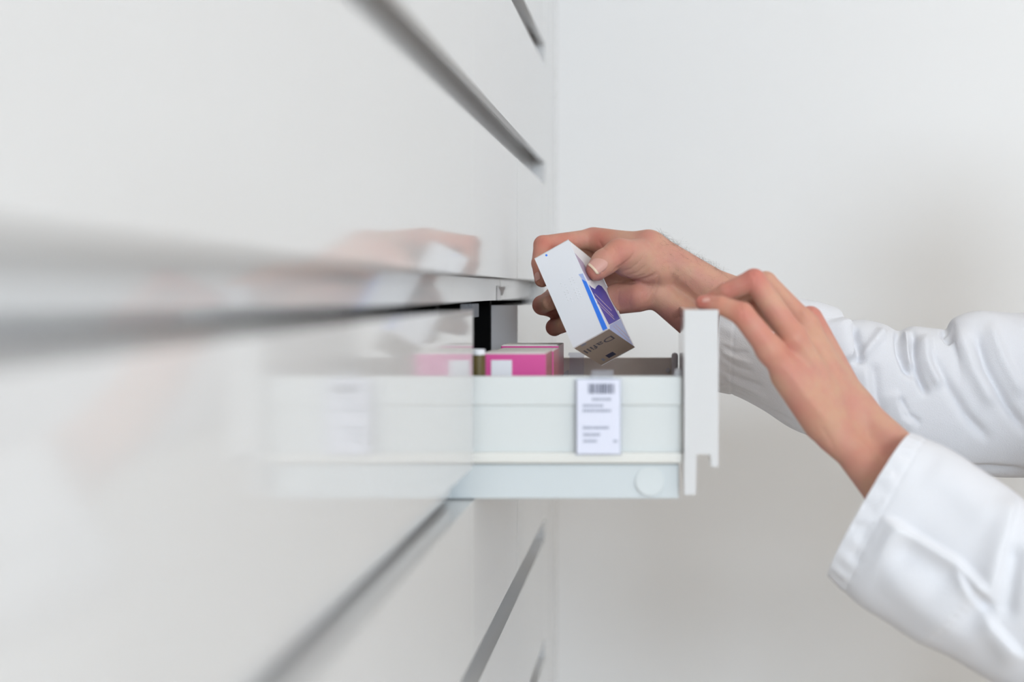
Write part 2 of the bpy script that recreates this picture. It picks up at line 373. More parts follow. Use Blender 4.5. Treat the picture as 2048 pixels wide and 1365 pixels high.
for (x0, x1, y) in ((1184, 1222, 799), (1166, 1206, 812), (1166, 1222, 822), (1166, 1218, 856), (1167, 1202, 870), (1167, 1194, 883), (1227, 1235, 883)):
    x = x0
    while x < x1 - 1:
        wd = min(rnd.uniform(2.0, 4.0), x1-x); q0 = P(x, y-2.6, LY-0.0009); q1 = P(x+wd, y+2.6, LY-0.0009)
        place(box('print_mark', (q0[0], LY-0.0010, q1[2]), (q1[0], LY-0.0007, q0[2]), M['inkpale']), lab); x += wd + rnd.uniform(0.8, 1.6)
#@@HANDS@@
# ------------------------------------------------------------------ the held carton
BR = np.array([[0.8653795, 0.39527633, 0.30801777], [-0.15487412, -0.37360667, 0.9145666], [0.47658402, -0.83915117, -0.26209348]])
BD = np.array([0.0385, 0.1042, 0.0782]); BO = np.array([-0.12567625, 1.42009244, 1.45262558])
def bpnt(u, v, w_): return BO + BR @ (BD*np.array([u, v, w_]))
bx_root = empty('medicine_carton', tuple(bpnt(.5, .5, .5)), 'white and blue medicine carton held up in the hand', 'carton')
bm = bmesh.new(); bmesh.ops.create_cube(bm, size=1)
for v in bm.verts: v.co = Vector(bpnt(*(np.array(v.co)+0.5)))
cb = bm_obj('carton_body', bm, M['white'], None, 0.0006); cb.data.materials.append(M['boxend']); place(cb, bx_root)
vdir = Vector(BR[:, 1])
for p in cb.data.polygons:
    if abs(p.normal.dot(vdir)) > 0.9: p.material_index = 1
def hit(px, py, axis, val):
    """point of the carton face (local coordinate axis = val) seen at a pixel"""
    d = P(px, py, 1.0) - np.array([0, 0, H]); o = np.array([0, 0, H])
    n = BR[:, axis]; q = BO + BR[:, axis]*BD[axis]*val
    t = n @ (q - o) / (n @ d); return BR.T @ (o + d*t - BO) / BD
def face_patch(name, pts, axis, val, material, lift=0.00015):
    sgn = 1 if val > 0.5 else -1; vs = []
    for l in pts:
        l = np.clip(np.array(l, float), 0.006, 0.994); l[axis] = val
        vs.append(BO + BR @ (BD*l) + BR[:, axis]*sgn*lift)
    n = len(vs); low = [v - BR[:, axis]*sgn*lift*0.95 for v in vs]
    f = [tuple(range(n)), tuple(reversed(range(n, 2*n)))] + [(i, i+n, (i+1) % n + n, (i+1) % n) for i in range(n)]
    o = mesh_obj(name, vs+low, f, material); place(o, bx_root); return o
def patch_px(name, pix, axis, val, material, lift=0.00015): return face_patch(name, [hit(x, y, axis, val) for x, y in pix], axis, val, material, lift)
patch_px('blue_strip', [(1163, 558), (1175, 563), (1222, 655), (1206, 662)], 2, 0, M['blue'])
patch_px('pale_corner', [(1157, 549), (1170, 545), (1178, 562), (1163, 557)], 2, 0, M['paleblue'])
patch_px('lilac_print', [(1146, 503), (1166, 525), (1185, 560), (1176, 562), (1160, 535)], 0, 1, M['lilac'])
patch_px('violet_panel', [(1173, 566), (1183, 575), (1190, 579), (1193, 573), (1197, 570), (1203, 573), (1212, 585), (1224, 608), (1240, 638), (1228, 645), (1218, 650)], 0, 1, M['purple'])
patch_px('lavender_panel', [(1219, 651), (1229, 645), (1241, 639), (1266, 692), (1260, 688), (1220, 661)], 0, 1, M['lavender'])
for (xa_, ya_, xb2, yb2) in ((1188, 588, 1222, 622), (1187, 595, 1226, 634), (1190, 604, 1228, 640), (1226, 653, 1256, 682), (1230, 650, 1258, 676)):
    patch_px('text_line', [(xa_, ya_), (xa_+1.2, ya_-0.6), (xb2+1.2, yb2-0.6), (xb2, yb2)], 0, 1, M['lilac'], 0.0003)
# marks on the front: blue dot and raised dots
patch_px('blue_dot', [(1092.8+2.2*math.cos(a), 511+2.2*math.sin(a)) for a in np.linspace(0, 2*math.pi, 13)[:-1]], 2, 0, M['blue'])
def dome(c, n_, r):
    bm = bmesh.new(); bmesh.ops.create_icosphere(bm, subdivisions=1, radius=r)
    q = Vector(n_).to_track_quat('Z', 'Y').to_matrix().to_4x4(); q.translation = Vector(c)
    bm.transform(q @ Matrix.Scale(0.45, 4, (0, 0, 1))); return bm_obj('raised_dot', bm, M['white'], None, smooth=True)
for row in range(8):
    for k, (du, skip) in enumerate(((0.0, 1), (0.085, 2), (0.26, 3), (0.345, 5))):
        if (row*3 + k*2) % 5 == skip % 5: continue
        l = np.array([0.36+du, 0.36+row*0.031, 0.0]); place(dome(BO + BR @ (BD*l), -BR[:, 2], 0.0007), bx_root)
# lettering on the bottom end
def text_on(body, origin, xdir, ydir, size, material, name='lettering', ext=0.00008):
    cu = bpy.data.curves.new(name, 'FONT'); cu.body = body; cu.size = size; cu.extrude = ext
    to = bpy.data.objects.new(name, cu); COL.objects.link(to)
    bpy.context.view_layer.update()
    me = bpy.data.meshes.new_from_object(to.evaluated_get(bpy.context.evaluated_depsgraph_get())); bpy.data.objects.remove(to)
    o = bpy.data.objects.new(name, me); COL.objects.link(o); me.materials.clear(); me.materials.append(material)
    x = Vector(xdir).normalized(); y = Vector(ydir).normalized(); z = x.cross(y)
    m = Matrix((x, y, z)).transposed().to_4x4(); m.translation = Vector(origin); me.transform(m); return o
e0 = hit(1233, 683, 1, 1)
place(text_on('Dafill', bpnt(0.93, 1.0, 0.24) + BR[:, 1]*0.0002, -BR[:, 0], BR[:, 2], 0.0165, M['inkmid'], ext=0.00008), bx_root)
face_patch('code_patch', [(0.52, 1, 0.76), (0.52, 1, 0.90), (0.30, 1, 0.90), (0.30, 1, 0.76)], 1, 1, M['ink'])
face_patch('print_mark', [(0.20, 1, 0.80), (0.20, 1, 0.90), (0.13, 1, 0.90), (0.13, 1, 0.80)], 1, 1, M['inkpale'])
face_patch('print_mark', [(0.30, 1, 0.04), (0.30, 1, 0.09), (0.16, 1, 0.09), (0.16, 1, 0.04)], 1, 1, M['inkpale'])

# ------------------------------------------------------------------ distance-field modelling for bodies
class Field:
    def __init__(s, lo, hi, h):
        s.lo = np.array(lo, np.float64); s.h = h; s.n = np.ceil((np.array(hi)-lo)/h).astype(int)+1
        s.F = np.full(s.n, 0.05, np.float32)
    def blank(s):
        s.b0 = s.n.copy(); s.b1 = np.zeros(3, int); return np.full(s.n, 0.05, np.float32)
    def cap(s, G, a, ra, b, rb, k=0.003, flat=None):
        m = max(ra, rb) + 0.022
        i0 = np.maximum(0, np.floor((np.minimum(a, b)-m-s.lo)/s.h).astype(int)); i1 = np.minimum(s.n, np.ceil((np.maximum(a, b)+m-s.lo)/s.h).astype(int)+1)
        if np.any(i1 <= i0): return
        ax = [(s.lo[q] + s.h*np.arange(i0[q], i1[q])).astype(np.float32) for q in range(3)]
        X, Y, Z = np.meshgrid(*ax, indexing='ij')
        d = (b-a).astype(np.float32); L = float(d @ d) + 1e-12
        px, py, pz = X-a[0], Y-a[1], Z-a[2]
        t = np.clip((px*d[0]+py*d[1]+pz*d[2])/L, 0, 1)
        qx, qy, qz = px-t*d[0], py-t*d[1], pz-t*d[2]
        if flat is not None:
            fd, ff = flat; fd = fd/np.linalg.norm(fd); c = qx*fd[0]+qy*fd[1]+qz*fd[2]; g = ff-1
            qx, qy, qz = qx+c*g*fd[0], qy+c*g*fd[1], qz+c*g*fd[2]
        D = np.sqrt(qx*qx+qy*qy+qz*qz) - (ra + (rb-ra)*t)
        s.b0 = np.minimum(s.b0, i0); s.b1 = np.maximum(s.b1, i1)
        sl = tuple(slice(i0[q], i1[q]) for q in range(3))
        G[sl] = smin(G[sl], D, k)
    def merge(s, G, k):
        sl = tuple(slice(s.b0[q], s.b1[q]) for q in range(3)); s.F[sl] = smin(s.F[sl], G[sl], k)
def smin(a, b, k):
    h = np.clip(0.5+0.5*(b-a)/k, 0, 1); return b*(1-h)+a*h-k*h*(1-h)
def nets(F, lo, h):
    Sg = F < 0; n = np.array(F.shape)
    cs = [(i, j, k) for i in (0, 1) for j in (0, 1) for k in (0, 1)]
    cnt = sum(Sg[i:n[0]-1+i, j:n[1]-1+j, k:n[2]-1+k].astype(np.int8) for i, j, k in cs)
    mix = (cnt > 0) & (cnt < 8); idx = np.argwhere(mix); cid = np.full(mix.shape, -1, np.int64); cid[mix] = np.arange(len(idx))
    pos = np.zeros((len(idx), 3)); num = np.zeros(len(idx))
    for c0 in cs:
        for ax in range(3):
            if c0[ax]: continue
            c1 = list(c0); c1[ax] = 1
            f0 = F[tuple((idx+c0).T)]; f1 = F[tuple((idx+c1).T)]; cr = (f0 < 0) != (f1 < 0)
            t = np.where(cr, f0/np.where(cr, f0-f1, 1), 0)
            q = np.tile(np.array(c0, float), (len(idx), 1)); q[:, ax] += t
            pos[cr] += q[cr]; num[cr] += 1
    V = lo + h*(idx + pos/num[:, None]); faces = []
    for ax in range(3):
        a0 = [slice(None)]*3; a1 = [slice(None)]*3; a0[ax] = slice(0, -1); a1[ax] = slice(1, None)
        s0, s1 = Sg[tuple(a0)], Sg[tuple(a1)]; e = np.argwhere(s0 != s1); o1, o2 = [(1, 2), (2, 0), (0, 1)][ax]
        e = e[(e[:, o1] > 0) & (e[:, o2] > 0) & (e[:, o1] < n[o1]-1) & (e[:, o2] < n[o2]-1)]
        def cell(d1, d2): q = e.copy(); q[:, o1] += d1; q[:, o2] += d2; return cid[tuple(q.T)]
        qd = np.stack([cell(-1, -1), cell(0, -1), cell(0, 0), cell(-1, 0)], 1)
        flip = ~s0[tuple(e.T)]; qd[flip] = qd[flip][:, ::-1]; faces.append(qd)
    return V, np.concatenate(faces)
def vnormals(V, Fc):
    n = np.cross(V[Fc[:, 2]]-V[Fc[:, 0]], V[Fc[:, 3]]-V[Fc[:, 1]]); N = np.zeros_like(V)
    for k in range(4): np.add.at(N, Fc[:, k], n)
    return N/(np.linalg.norm(N, axis=1)[:, None]+1e-12)
def poly_dist(Q, pl):
    """signed distance to a pixel polyline (positive to its left in the picture) and position 0..1 along it"""
    pl = np.array(pl, float); best = np.full(len(Q), 1e9); sg = np.zeros(len(Q)); tt = np.zeros(len(Q))
    L = np.r_[0, np.cumsum(np.linalg.norm(np.diff(pl, axis=0), axis=1))]
    for i in range(len(pl)-1):
        d = pl[i+1]-pl[i]; l2 = d @ d; r = Q-pl[i]; t = np.clip(r @ d/l2, 0, 1); e = r - t[:, None]*d; D = np.linalg.norm(e, axis=1)
        m = D < best; best[m] = D[m]; sg[m] = np.sign(d[0]*r[:, 1]-d[1]*r[:, 0])[m]; tt[m] = (L[i]+t*math.sqrt(l2))[m]/L[-1]
    return best*-sg, tt
def folds(V, N, lst, facing=0.15):
    Q = proj(V); disp = np.zeros(len(V)); view = np.array([0, 0, H])-V; view /= np.linalg.norm(view, axis=1)[:, None]
    fc = np.clip(((N*view).sum(1)-0.0)/facing, 0, 1)
    for kind, amp, wd, pl in lst:
        d, t = poly_dist(Q, pl); tp = np.clip(np.minimum(t, 1-t)*5, 0, 1); tp = tp*tp*(3-2*tp)
        if kind == 'g': f = np.exp(-(d/wd)**2)
        elif kind == 'S': f = np.where(d > 0, np.exp(-(d/(wd*8))**2), np.exp(-(d/(wd*0.7))**2))
        elif kind == 's': # step: gentle on the left of the line, steep on its right
            f = np.where(d > 0, np.exp(-(d/(wd*3.2))**2), np.exp(-(d/(wd*0.55))**2))
        disp += amp*0.001*f*tp*fc
    return V + N*disp[:, None]

def chain(fd, G, pts, k=0.002):
    for a, b in zip(pts[:-1], pts[1:]): fd.cap(G, P(*a[:3]), a[3]*0.001, P(*b[:3]), b[3]*0.001, k)
def flush(V, spots):
    f = np.zeros(len(V))
    for px, py, Y, r, s_ in spots:
        d = np.linalg.norm(V-P(px, py, Y), axis=1); f = np.maximum(f, 0.78*s_*np.exp(-(d/(r*0.001))**2))
    return f

# right hand, holding the carton
XCUT = 0.26
fd = Field(P(1035, 720, 1.40)+[0, -0.03, -0.11], [XCUT, 1.57, P(1200, 430, 1.5)[2]+0.02], 0.00115)
A = fd.blank()
for a, b in (((1185, 479, 1.500, 10.5), (1300, 512, 1.478, 14)), ((1200, 481, 1.494, 11), (1292, 489, 1.468, 13)), ((1172, 515, 1.522, 11), (1305, 540, 1.482, 14)), ((1176, 556, 1.523, 11), (1305, 565, 1.477, 14)), ((1192, 594, 1.512, 11), (1290, 582, 1.470, 13.5))):
    fd.cap(A, P(*a[:3]), a[3]*.001, P(*b[:3]), b[3]*.001, 0.010)
fd.cap(A, P(1305, 501, 1.466), .0176, P(1460, 598, 1.470), .0205, 0.014)      # forearm, thumb side
fd.cap(A, P(1312, 588, 1.466), .0145, P(1450, 694, 1.470), .0205, 0.014)      # forearm, little finger side
fd.cap(A, P(1460, 598, 1.470), .0205, P(1720, 755, 1.472), .024, 0.014); fd.cap(A, P(1450, 694, 1.470), .0205, P(1720, 800, 1.472), .024, 0.014)
fd.cap(A, P(1720, 778, 1.474), .029, np.array([.24, 1.482, 1.305]), .031, 0.014); fd.cap(A, np.array([.24, 1.482, 1.305]), .031, np.array([.34, 1.492, 1.315]), .034, 0.014)
fd.merge(A, 0.004)
G = fd.blank(); fd.cap(G, P(1236, 598, 1.474), .0160, P(1276, 592, 1.464), .0168, 0.008); fd.merge(G, 0.006)      # heel of the hand
for pts, k in (([(1185, 478, 1.500, 10.6), (1086, 490, 1.470, 9.6), (1080, 527, 1.454, 8.6), (1084, 560, 1.441, 7.6)], 0.006),
               ([(1172, 515, 1.522, 10.8), (1106, 596, 1.499, 10), (1084, 610, 1.466, 9.3), (1100, 606, 1.437, 8)], 0.005),
               ([(1140, 628, 1.490, 10.5), (1086, 612, 1.468, 9.2)], 0.004),
               ([(1176, 556, 1.523, 10.5), (1130, 636, 1.500, 9.8), (1109, 655, 1.470, 8.7), (1128, 650, 1.440, 7.8)], 0.003),
               ([(1192, 594, 1.512, 9.5), (1178, 650, 1.498, 8.6), (1172, 672, 1.478, 7.6), (1176, 675, 1.462, 7)], 0.004)):
    G = fd.blank(); chain(fd, G, pts); fd.merge(G, k)
G = fd.blank(); chain(fd, G, [(1318, 540, 1.462, 17), (1282, 512, 1.450, 16.5), (1238, 506, 1.434, 14), (1209, 525, 1.423, 12.8), (1194, 540, 1.417, 11)], 0.004)
chain(fd, G, [(1250, 528, 1.446, 13), (1300, 536, 1.456, 17)], 0.008)
fd.merge(G, 0.005)
G = fd.blank(); chain(fd, G, [(1205, 486, 1.492, 9), (1255, 498, 1.464, 11)], 0.004); fd.merge(G, 0.010)      # web between thumb and index
V1, F1 = nets(fd.F, fd.lo, fd.h)
N = vnormals(V1, F1)
cr = [('g', -0.9, 3.0, [(1225, 543), (1243, 532), (1262, 517), (1272, 500)]), ('g', -0.55, 2.5, [(1240, 546), (1262, 538), (1281, 522), (1290, 505)]), ('g', -0.5, 2.2, [(1252, 553), (1276, 545), (1294, 528)]),
      ('g', -0.5, 2.2, [(1262, 558), (1290, 550), (1304, 534)]), ('g', -1.6, 3.6, [(1222, 563), (1262, 565), (1296, 557), (1318, 543)]), ('g', -0.9, 2.6, [(1320, 547), (1313, 575), (1303, 598), (1293, 614)]),
      ('g', -0.6, 2.2, [(1308, 556), (1300, 580), (1289, 604)]), ('g', -0.5, 2.0, [(1302, 562), (1291, 585), (1282, 606)]), ('g', -0.6, 3.0, [(1345, 640), (1362, 632), (1375, 635)]),
      ('g', 0.7, 6, [(1335, 535), (1380, 575), (1420, 610)]), ('g', 0.5, 5, [(1320, 560), (1345, 590), (1390, 640)]), ('g', -0.8, 3, [(1196, 480), (1204, 494), (1216, 503)]), ('g', -0.4, 2.2, [(1225, 490), (1232, 505), (1228, 522)]), ('g', -0.3, 2, [(1231, 488), (1238, 503), (1236, 520)]),
      ('g', -0.4, 2.2, [(1238, 575), (1236, 600), (1240, 625)]), ('g', -0.35, 2.2, [(1262, 585), (1258, 605), (1262, 622)]), ('g', -0.5, 2.4, [(1150, 462), (1156, 474), (1152, 486)])]
V1 = folds(V1, N, cr)
# flatten the finger pads where they press on the carton
_l = (V1-BO) @ BR; _in = ((_l > 0) & (_l < BD)).all(1); _i = np.where(_in)[0]; _q = _l[_i]
_c = np.concatenate([_q, BD-_q], 1); _a = _c.argmin(1)
for _k in range(6):
    _m = _a == _k; _q[_m, _k % 3] = -0.0002 if _k < 3 else BD[_k-3]+0.0002
V1[_i] = BO + _q @ BR.T
fl1 = flush(V1, [(1184, 545, 1.415, 11, .9), (1230, 500, 1.425, 15, .55), (1205, 478, 1.48, 15, .75), (1090, 490, 1.465, 16, .8), (1130, 475, 1.47, 15, .6), (1082, 550, 1.445, 16, .8), (1086, 608, 1.46, 18, .85), (1110, 655, 1.465, 17, .85), (1260, 600, 1.45, 22, .5), (1240, 560, 1.46, 18, .45), (1290, 480, 1.46, 15, .25)])

# left hand, fingertips on the drawer front
fd = Field([P(1375, 600, 1.24)[0], 1.15, P(1700, 1290, 1.25)[2]], [XCUT, 1.375, P(1500, 520, 1.33)[2]], 0.00115)
A = fd.blank()
for a, b in (((1540, 702, 1.238, 11.5), (1668, 862, 1.264, 14)), ((1588, 676, 1.256, 11.5), (1684, 845, 1.274, 14)), ((1612, 652, 1.280, 11.8), (1698, 826, 1.284, 14)), ((1621, 638, 1.305, 11.5), (1710, 812, 1.294, 14))):
    fd.cap(A, P(*a[:3]), a[3]*.001, P(*b[:3]), b[3]*.001, 0.012)
fd.cap(A, P(1572, 752, 1.252), .0130, P(1640, 848, 1.264), .0150, 0.010)
fd.cap(A, P(1714, 818, 1.287), .0150, P(1850, 960, 1.252), .0215, 0.014)
fd.cap(A, P(1672, 866, 1.272), .0142, P(1800, 1012, 1.242), .0215, 0.014)
fd.cap(A, P(1850, 960, 1.252), .0215, P(1960, 1090, 1.22), .023, 0.014); fd.cap(A, P(1800, 1012, 1.242), .0215, P(1910, 1130, 1.22), .023, 0.014)
fd.cap(A, P(1930, 1115, 1.22), .029, np.array([.355, 1.178, 1.122]), .031, 0.014)
fd.cap(A, P(1668, 880, 1.262), .011, P(1680, 890, 1.262), .011, 0.008)          # ulna knob
fd.merge(A, 0.004)
for pts, k in (([(1542, 700, 1.238, 11.8), (1484, 628, 1.236, 10.2), (1442, 611, 1.241, 8.0), (1405, 605, 1.246, 6.4)], 0.006),
               ([(1588, 676, 1.256, 11.4), (1508, 561, 1.266, 10.2), (1452, 584, 1.270, 8.3), (1420, 601, 1.276, 6.8)], 0.006),
               ([(1612, 652, 1.280, 11.6), (1531, 566, 1.292, 10.3), (1468, 586, 1.300, 8.5), (1430, 600, 1.306, 6.9)], 0.006),
               ([(1603, 670, 1.300, 11.8), (1514, 614, 1.312, 10.4), (1478, 608, 1.324, 8), (1446, 606, 1.332, 6.7)], 0.006),
               ([(1688, 806, 1.306, 14), (1630, 745, 1.335, 12), (1585, 700, 1.348, 10), (1566, 668, 1.350, 8)], 0.008)):
    G = fd.blank(); chain(fd, G, pts); fd.merge(G, k)
V2, F2 = nets(fd.F, fd.lo, fd.h); N = vnormals(V2, F2)
V2 = folds(V2, N, [('g', 0.9, 9, [(1600, 680), (1650, 760), (1700, 840)]), ('g', 0.7, 8, [(1560, 720), (1610, 790), (1660, 850)]), ('g', -0.7, 10, [(1585, 720), (1630, 790), (1675, 850)]), ('g', 0.9, 8, [(1630, 650), (1670, 730), (1705, 800)]),
                  ('g', 1.0, 12, [(1570, 690), (1582, 684), (1595, 676)]), ('g', 0.9, 9, [(1600, 630), (1618, 618), (1632, 625)]), ('g', -0.5, 3, [(1478, 612), (1486, 624), (1484, 640)]), ('g', -0.4, 2.6, [(1500, 542), (1512, 556), (1510, 572)]),
                  ('g', 0.6, 6, [(1690, 870), (1740, 900), (1790, 950)]), ('g', -0.5, 5, [(1640, 850), (1660, 880), (1670, 905)]), ('g', -0.5, 3, [(1395, 596), (1412, 597), (1425, 600)])])
fl2 = flush(V2, [(1404, 605, 1.24, 10, .95), (1440, 605, 1.235, 12, .55), (1484, 625, 1.23, 15, .75), (1508, 552, 1.26, 17, .7), (1420, 600, 1.27, 12, .8), (1455, 575, 1.265, 14, .55), (1565, 695, 1.235, 19, .5), (1622, 628, 1.29, 20, .6), (1590, 650, 1.25, 16, .45), (1530, 675, 1.232, 15, .5), (1720, 900, 1.25, 26, .35), (1605, 830, 1.25, 20, .3)])

# the rest of the body, out of the picture on the right (inside the clothes, and the head)
PX, PYc = 0.60, 1.31
fd = Field([XCUT+0.003, 1.0, 0.03], [PX+0.20, 1.65, 1.70], 0.0055)
A = fd.blank(); v3 = lambda x, y, z: np.array([PX+x, PYc+y, z], float)
fd.cap(A, v3(.01, 0, 1.555), .088, v3(-.015, 0, 1.55), .082, 0.02); fd.cap(A, v3(-.045, 0, 1.50), .055, v3(-.06, 0, 1.455), .030, 0.03)
fd.cap(A, v3(.01, 0, 1.50), .060, v3(.03, 0, 1.33), .058, 0.03); fd.cap(A, v3(-.085, 0, 1.54), .012, v3(-.113, 0, 1.505), .014, 0.012)
for s_ in (-1, 1):
    fd.cap(A, v3(.005, s_*.083, 1.545), .014, v3(.0, s_*.086, 1.51), .009, 0.006, None)
    fd.cap(A, v3(-.075, s_*.033, 1.562), .014, v3(-.082, s_*.02, 1.566), .012, 0.01)
    fd.cap(A, v3(.03, s_*.08, 1.32), .08, v3(.04, s_*.07, 1.0), .075, 0.03); fd.cap(A, v3(.04, s_*.08, .95), .08, v3(.06, s_*.09, .5), .05, 0.03); fd.cap(A, v3(.06, s_*.09, .5), .05, v3(.06, s_*.09, .07), .035, 0.02)
fd.cap(A, v3(-.088, -.018, 1.475), .008, v3(-.088, .018, 1.475), .008, 0.008)
fd.cap(A, np.array([.24, 1.482, 1.305]), .031, np.array([.34, 1.492, 1.315]), .034, 0.014); fd.cap(A, np.array([.34, 1.492, 1.315]), .034, v3(.03, .18, 1.325), .030, 0.02)
fd.cap(A, P(1930, 1115, 1.22), .029, np.array([.355, 1.178, 1.122]), .031, 0.014); fd.cap(A, np.array([.355, 1.178, 1.122]), .031, v3(.03, -.13, 1.345), .030, 0.02)
fd.cap(A, v3(.02, -.14, 1.335), .045, v3(.02, .14, 1.335), .045, 0.03)
fd.merge(A, 0.004)
V3, F3 = nets(fd.F, fd.lo, fd.h)

person = empty('person', (PX+0.05, PYc, 0.0), 'person in a white lab coat holding up a carton and gripping the drawer', 'person')
Vall = np.concatenate([V1, V2, V3]); Fall = np.concatenate([F1, F2+len(V1), F3+len(V1)+len(V2)])
body = mesh_obj('body', Vall, Fall, M['skin'], None, smooth=True); place(body, person)
at = body.data.attributes.new('flush', 'FLOAT', 'POINT'); at.data.foreach_set('value', np.r_[fl1, fl2, np.full(len(V3), .15)].astype(np.float32))
# sew the two forearms to the upper arms inside the sleeves
bm = bmesh.new(); bm.from_mesh(body.data)
be = [e for e in bm.edges if e.is_boundary and abs(sum(v.co.x for v in e.verts)/2-XCUT) < 0.02]
for lo_, hi_ in ((1.0, 1.32), (1.32, 1.7)):
    es = [e for e in be if lo_ < e.verts[0].co.y < hi_]
    try: bmesh.ops.bridge_loops(bm, edges=es)
    except Exception as ex: print('bridge', ex)
for f in bm.faces: f.smooth = True
bm.to_mesh(body.data); bm.free()

# fingernails
def nail(c, tip, nrm, length, width, r, edge=True):
    t = np.array(tip, float); n = np.array(nrm, float); n /= np.linalg.norm(n); t -= n*(t @ n); t /= np.linalg.norm(t); s_ = np.cross(n, t)
    nu, nv = 13, 15; vs = []; us = np.linspace(-1, 1, nu); vv = np.linspace(-1, 1, nv)
    for v in vv:
        lim = (1-max(0, -v)**3.2*0.72) * (1-max(0, v)**5*0.25)
        for u in us:
            x = u*width/2*lim; drop = r-math.sqrt(max(r*r-x*x, 0))
            vs.append(c + t*v*length/2 + s_*x - n*(drop + 0.0009*(v*v)) )
    f = [(j*nu+i, j*nu+i+1, (j+1)*nu+i+1, (j+1)*nu+i) for j in range(nv-1) for i in range(nu-1)]
    o = mesh_obj('fingernail', vs, f, [M['nail'], M['nailedge']], None, smooth=True)
    for p in o.data.polygons:
        if edge and p.index//(nu-1) >= nv-3: p.material_index = 1
    md = o.modifiers.new('s', 'SOLIDIFY'); md.thickness = 0.0007; md.offset = 0.0
    return place_sub(o, body)
def snap(px, py, V, N):
    Q = proj(V); d = np.hypot(Q[:, 0]-px, Q[:, 1]-py); view = (N[:, 1] < 0); d = np.where(view, d, 1e9)
    c = np.argsort(d)[:25]; c = c[V[c, 1] < V[c, 1].min()+0.004]; n = N[c].mean(0); return V[c].mean(0), n/np.linalg.norm(n)
N1 = vnormals(V1, F1); N2 = vnormals(V2, F2)
c, n = snap(1197, 527, V1, N1)
nail(c + n*0.0005, P(1188, 535, c[1])-P(1212, 512, c[1]), n, 0.0175, 0.0165, 0.0105)
c, n = snap(1074, 553, V1, N1); nail(c+n*0.0004, P(1080, 575, 1.43)-P(1075, 545, 1.44), n*np.array([1, 1, 1]), 0.010, 0.007, 0.0075, False)
c, n = snap(1414, 596, V2, N2); nail(c-n*0.0002, P(1400, 601, c[1])-P(1425, 597, c[1]), n+np.array([0, 0, 0.6]), 0.009, 0.008, 0.0066, False)

# fine hair on the right forearm
Q = proj(V1); ok = np.where((Q[:, 0] > 1318) & (Q[:, 0] < 1448) & (Q[:, 1] < 470+(Q[:, 0]-1300)*0.62+55) & (N1[:, 1] < 0.35))[0]
rng = np.random.RandomState(5); hv, hf = [], []
edge = ok[(N1[ok, 2] > 0.75)]
for i in np.r_[rng.choice(ok, 170), rng.choice(edge, 240)]:
    p, n = V1[i], N1[i]; along = np.array([0.55, -0.1, -0.30])*rng.choice([1, 1, -0.5]) + rng.normal(0, 0.35, 3)
    L = rng.uniform(0.005, 0.010); r = 0.00008; pts = []
    for k in range(5):
        t = k/4; pts.append(p + L*(n*(0.55*t-0.30*t*t) + along*0.8*t*t + along*0.3*t))
    for k in range(5):
        for a in range(3):
            an = a*2.094; hv.append(pts[k] + r*(1-0.7*k/4)*np.array([math.cos(an), math.sin(an), 0.5*math.sin(an+1)]))
    b0 = len(hv)-15
    for k in range(4):
        for a in range(3): hf.append((b0+k*3+a, b0+k*3+(a+1) % 3, b0+k*3+3+(a+1) % 3, b0+k*3+3+a))
place_sub(mesh_obj('arm_hair', hv, hf, M['armhair'], None, smooth=True, kind='stuff'), body)

# ------------------------------------------------------------------ clothes
def catmull(A_, m):
    A_ = np.array(A_, float); out = []
    for i in range(len(A_)-1):
        p0, p1, p2, p3 = A_[max(i-1, 0)], A_[i], A_[i+1], A_[min(i+2, len(A_)-1)]
        for t in np.linspace(0, 1, m, endpoint=False): out.append(0.5*((2*p1)+(p2-p0)*t+(2*p0-5*p1+4*p2-p3)*t*t+(3*p1-p0-3*p2+p3)*t**3))
    out.append(A_[-1]); return np.array(out)
def sleeve(pairs, na, fold_list, sub_, noise, seed, hem):
    """pairs: top px, bottom px, depth, half thickness, shift of the near side (px)"""
    R_ = catmull([[a, b, c, d, y, hd, bx_, by_] for (a, b), (c, d), y, hd, (bx_, by_) in pairs], sub_)
    th = np.linspace(0, 2*math.pi, na, endpoint=False); V = np.zeros((len(R_), na, 3))
    for i, r in enumerate(R_):
        tp, bt_ = P(r[0], r[1], r[4]), P(r[2], r[3], r[4]); C = (tp+bt_)/2; a = (tp-bt_)/2
        bn = P(VX+r[6], VY+r[7], r[4]) - P(VX, VY, r[4]) + np.array([0, -r[5], 0])
        c_, s_ = np.cos(th), np.sin(th)
        V[i] = C + np.outer(c_, a) + np.outer(np.sign(s_)*np.abs(s_)**0.85, bn)
    nr = len(R_); V = V.reshape(-1, 3)
    Fc = np.array([(i*na+j, i*na+(j+1) % na, (i+1)*na+(j+1) % na, (i+1)*na+j) for i in range(nr-1) for j in range(na)])
    N_ = vnormals(V, Fc); ctr = np.repeat(V.reshape(nr, na, 3).mean(1), na, 0)
    if ((V-ctr)*N_).sum(1).mean() < 0: N_ = -N_; Fc = Fc[:, ::-1]
    # soft overall rumple
    rs = np.random.RandomState(seed); ph = rs.uniform(0, 6.28, (6, 4)); dn = np.zeros(len(V))
    for q in ph:
        kx = rs.normal(0, 38, 3); dn += np.sin(V @ kx + q[0])
    V = V + N_*(dn*noise)[:, None]
    # hem: a slightly raised band at the cuff with a stitched groove
    ring = np.repeat(np.arange(nr), na); s_along = np.r_[0, np.cumsum(np.linalg.norm(np.diff(V.reshape(nr, na, 3).mean(1), axis=0), axis=1))][ring]
    ang = np.tile(th, nr); g = -0.0007*np.exp(-((s_along-hem)/0.0016)**2) + 0.0005*(s_along < hem)
    g = g + 0.0006*np.sin(ang*23)*np.exp(-((s_along-hem*0.6)/(hem*0.5))**2)
    V = V + N_*g[:, None]
    V = folds(V, vnormals(V, Fc), fold_list, 0.3)
    return V, Fc

coat_root = None
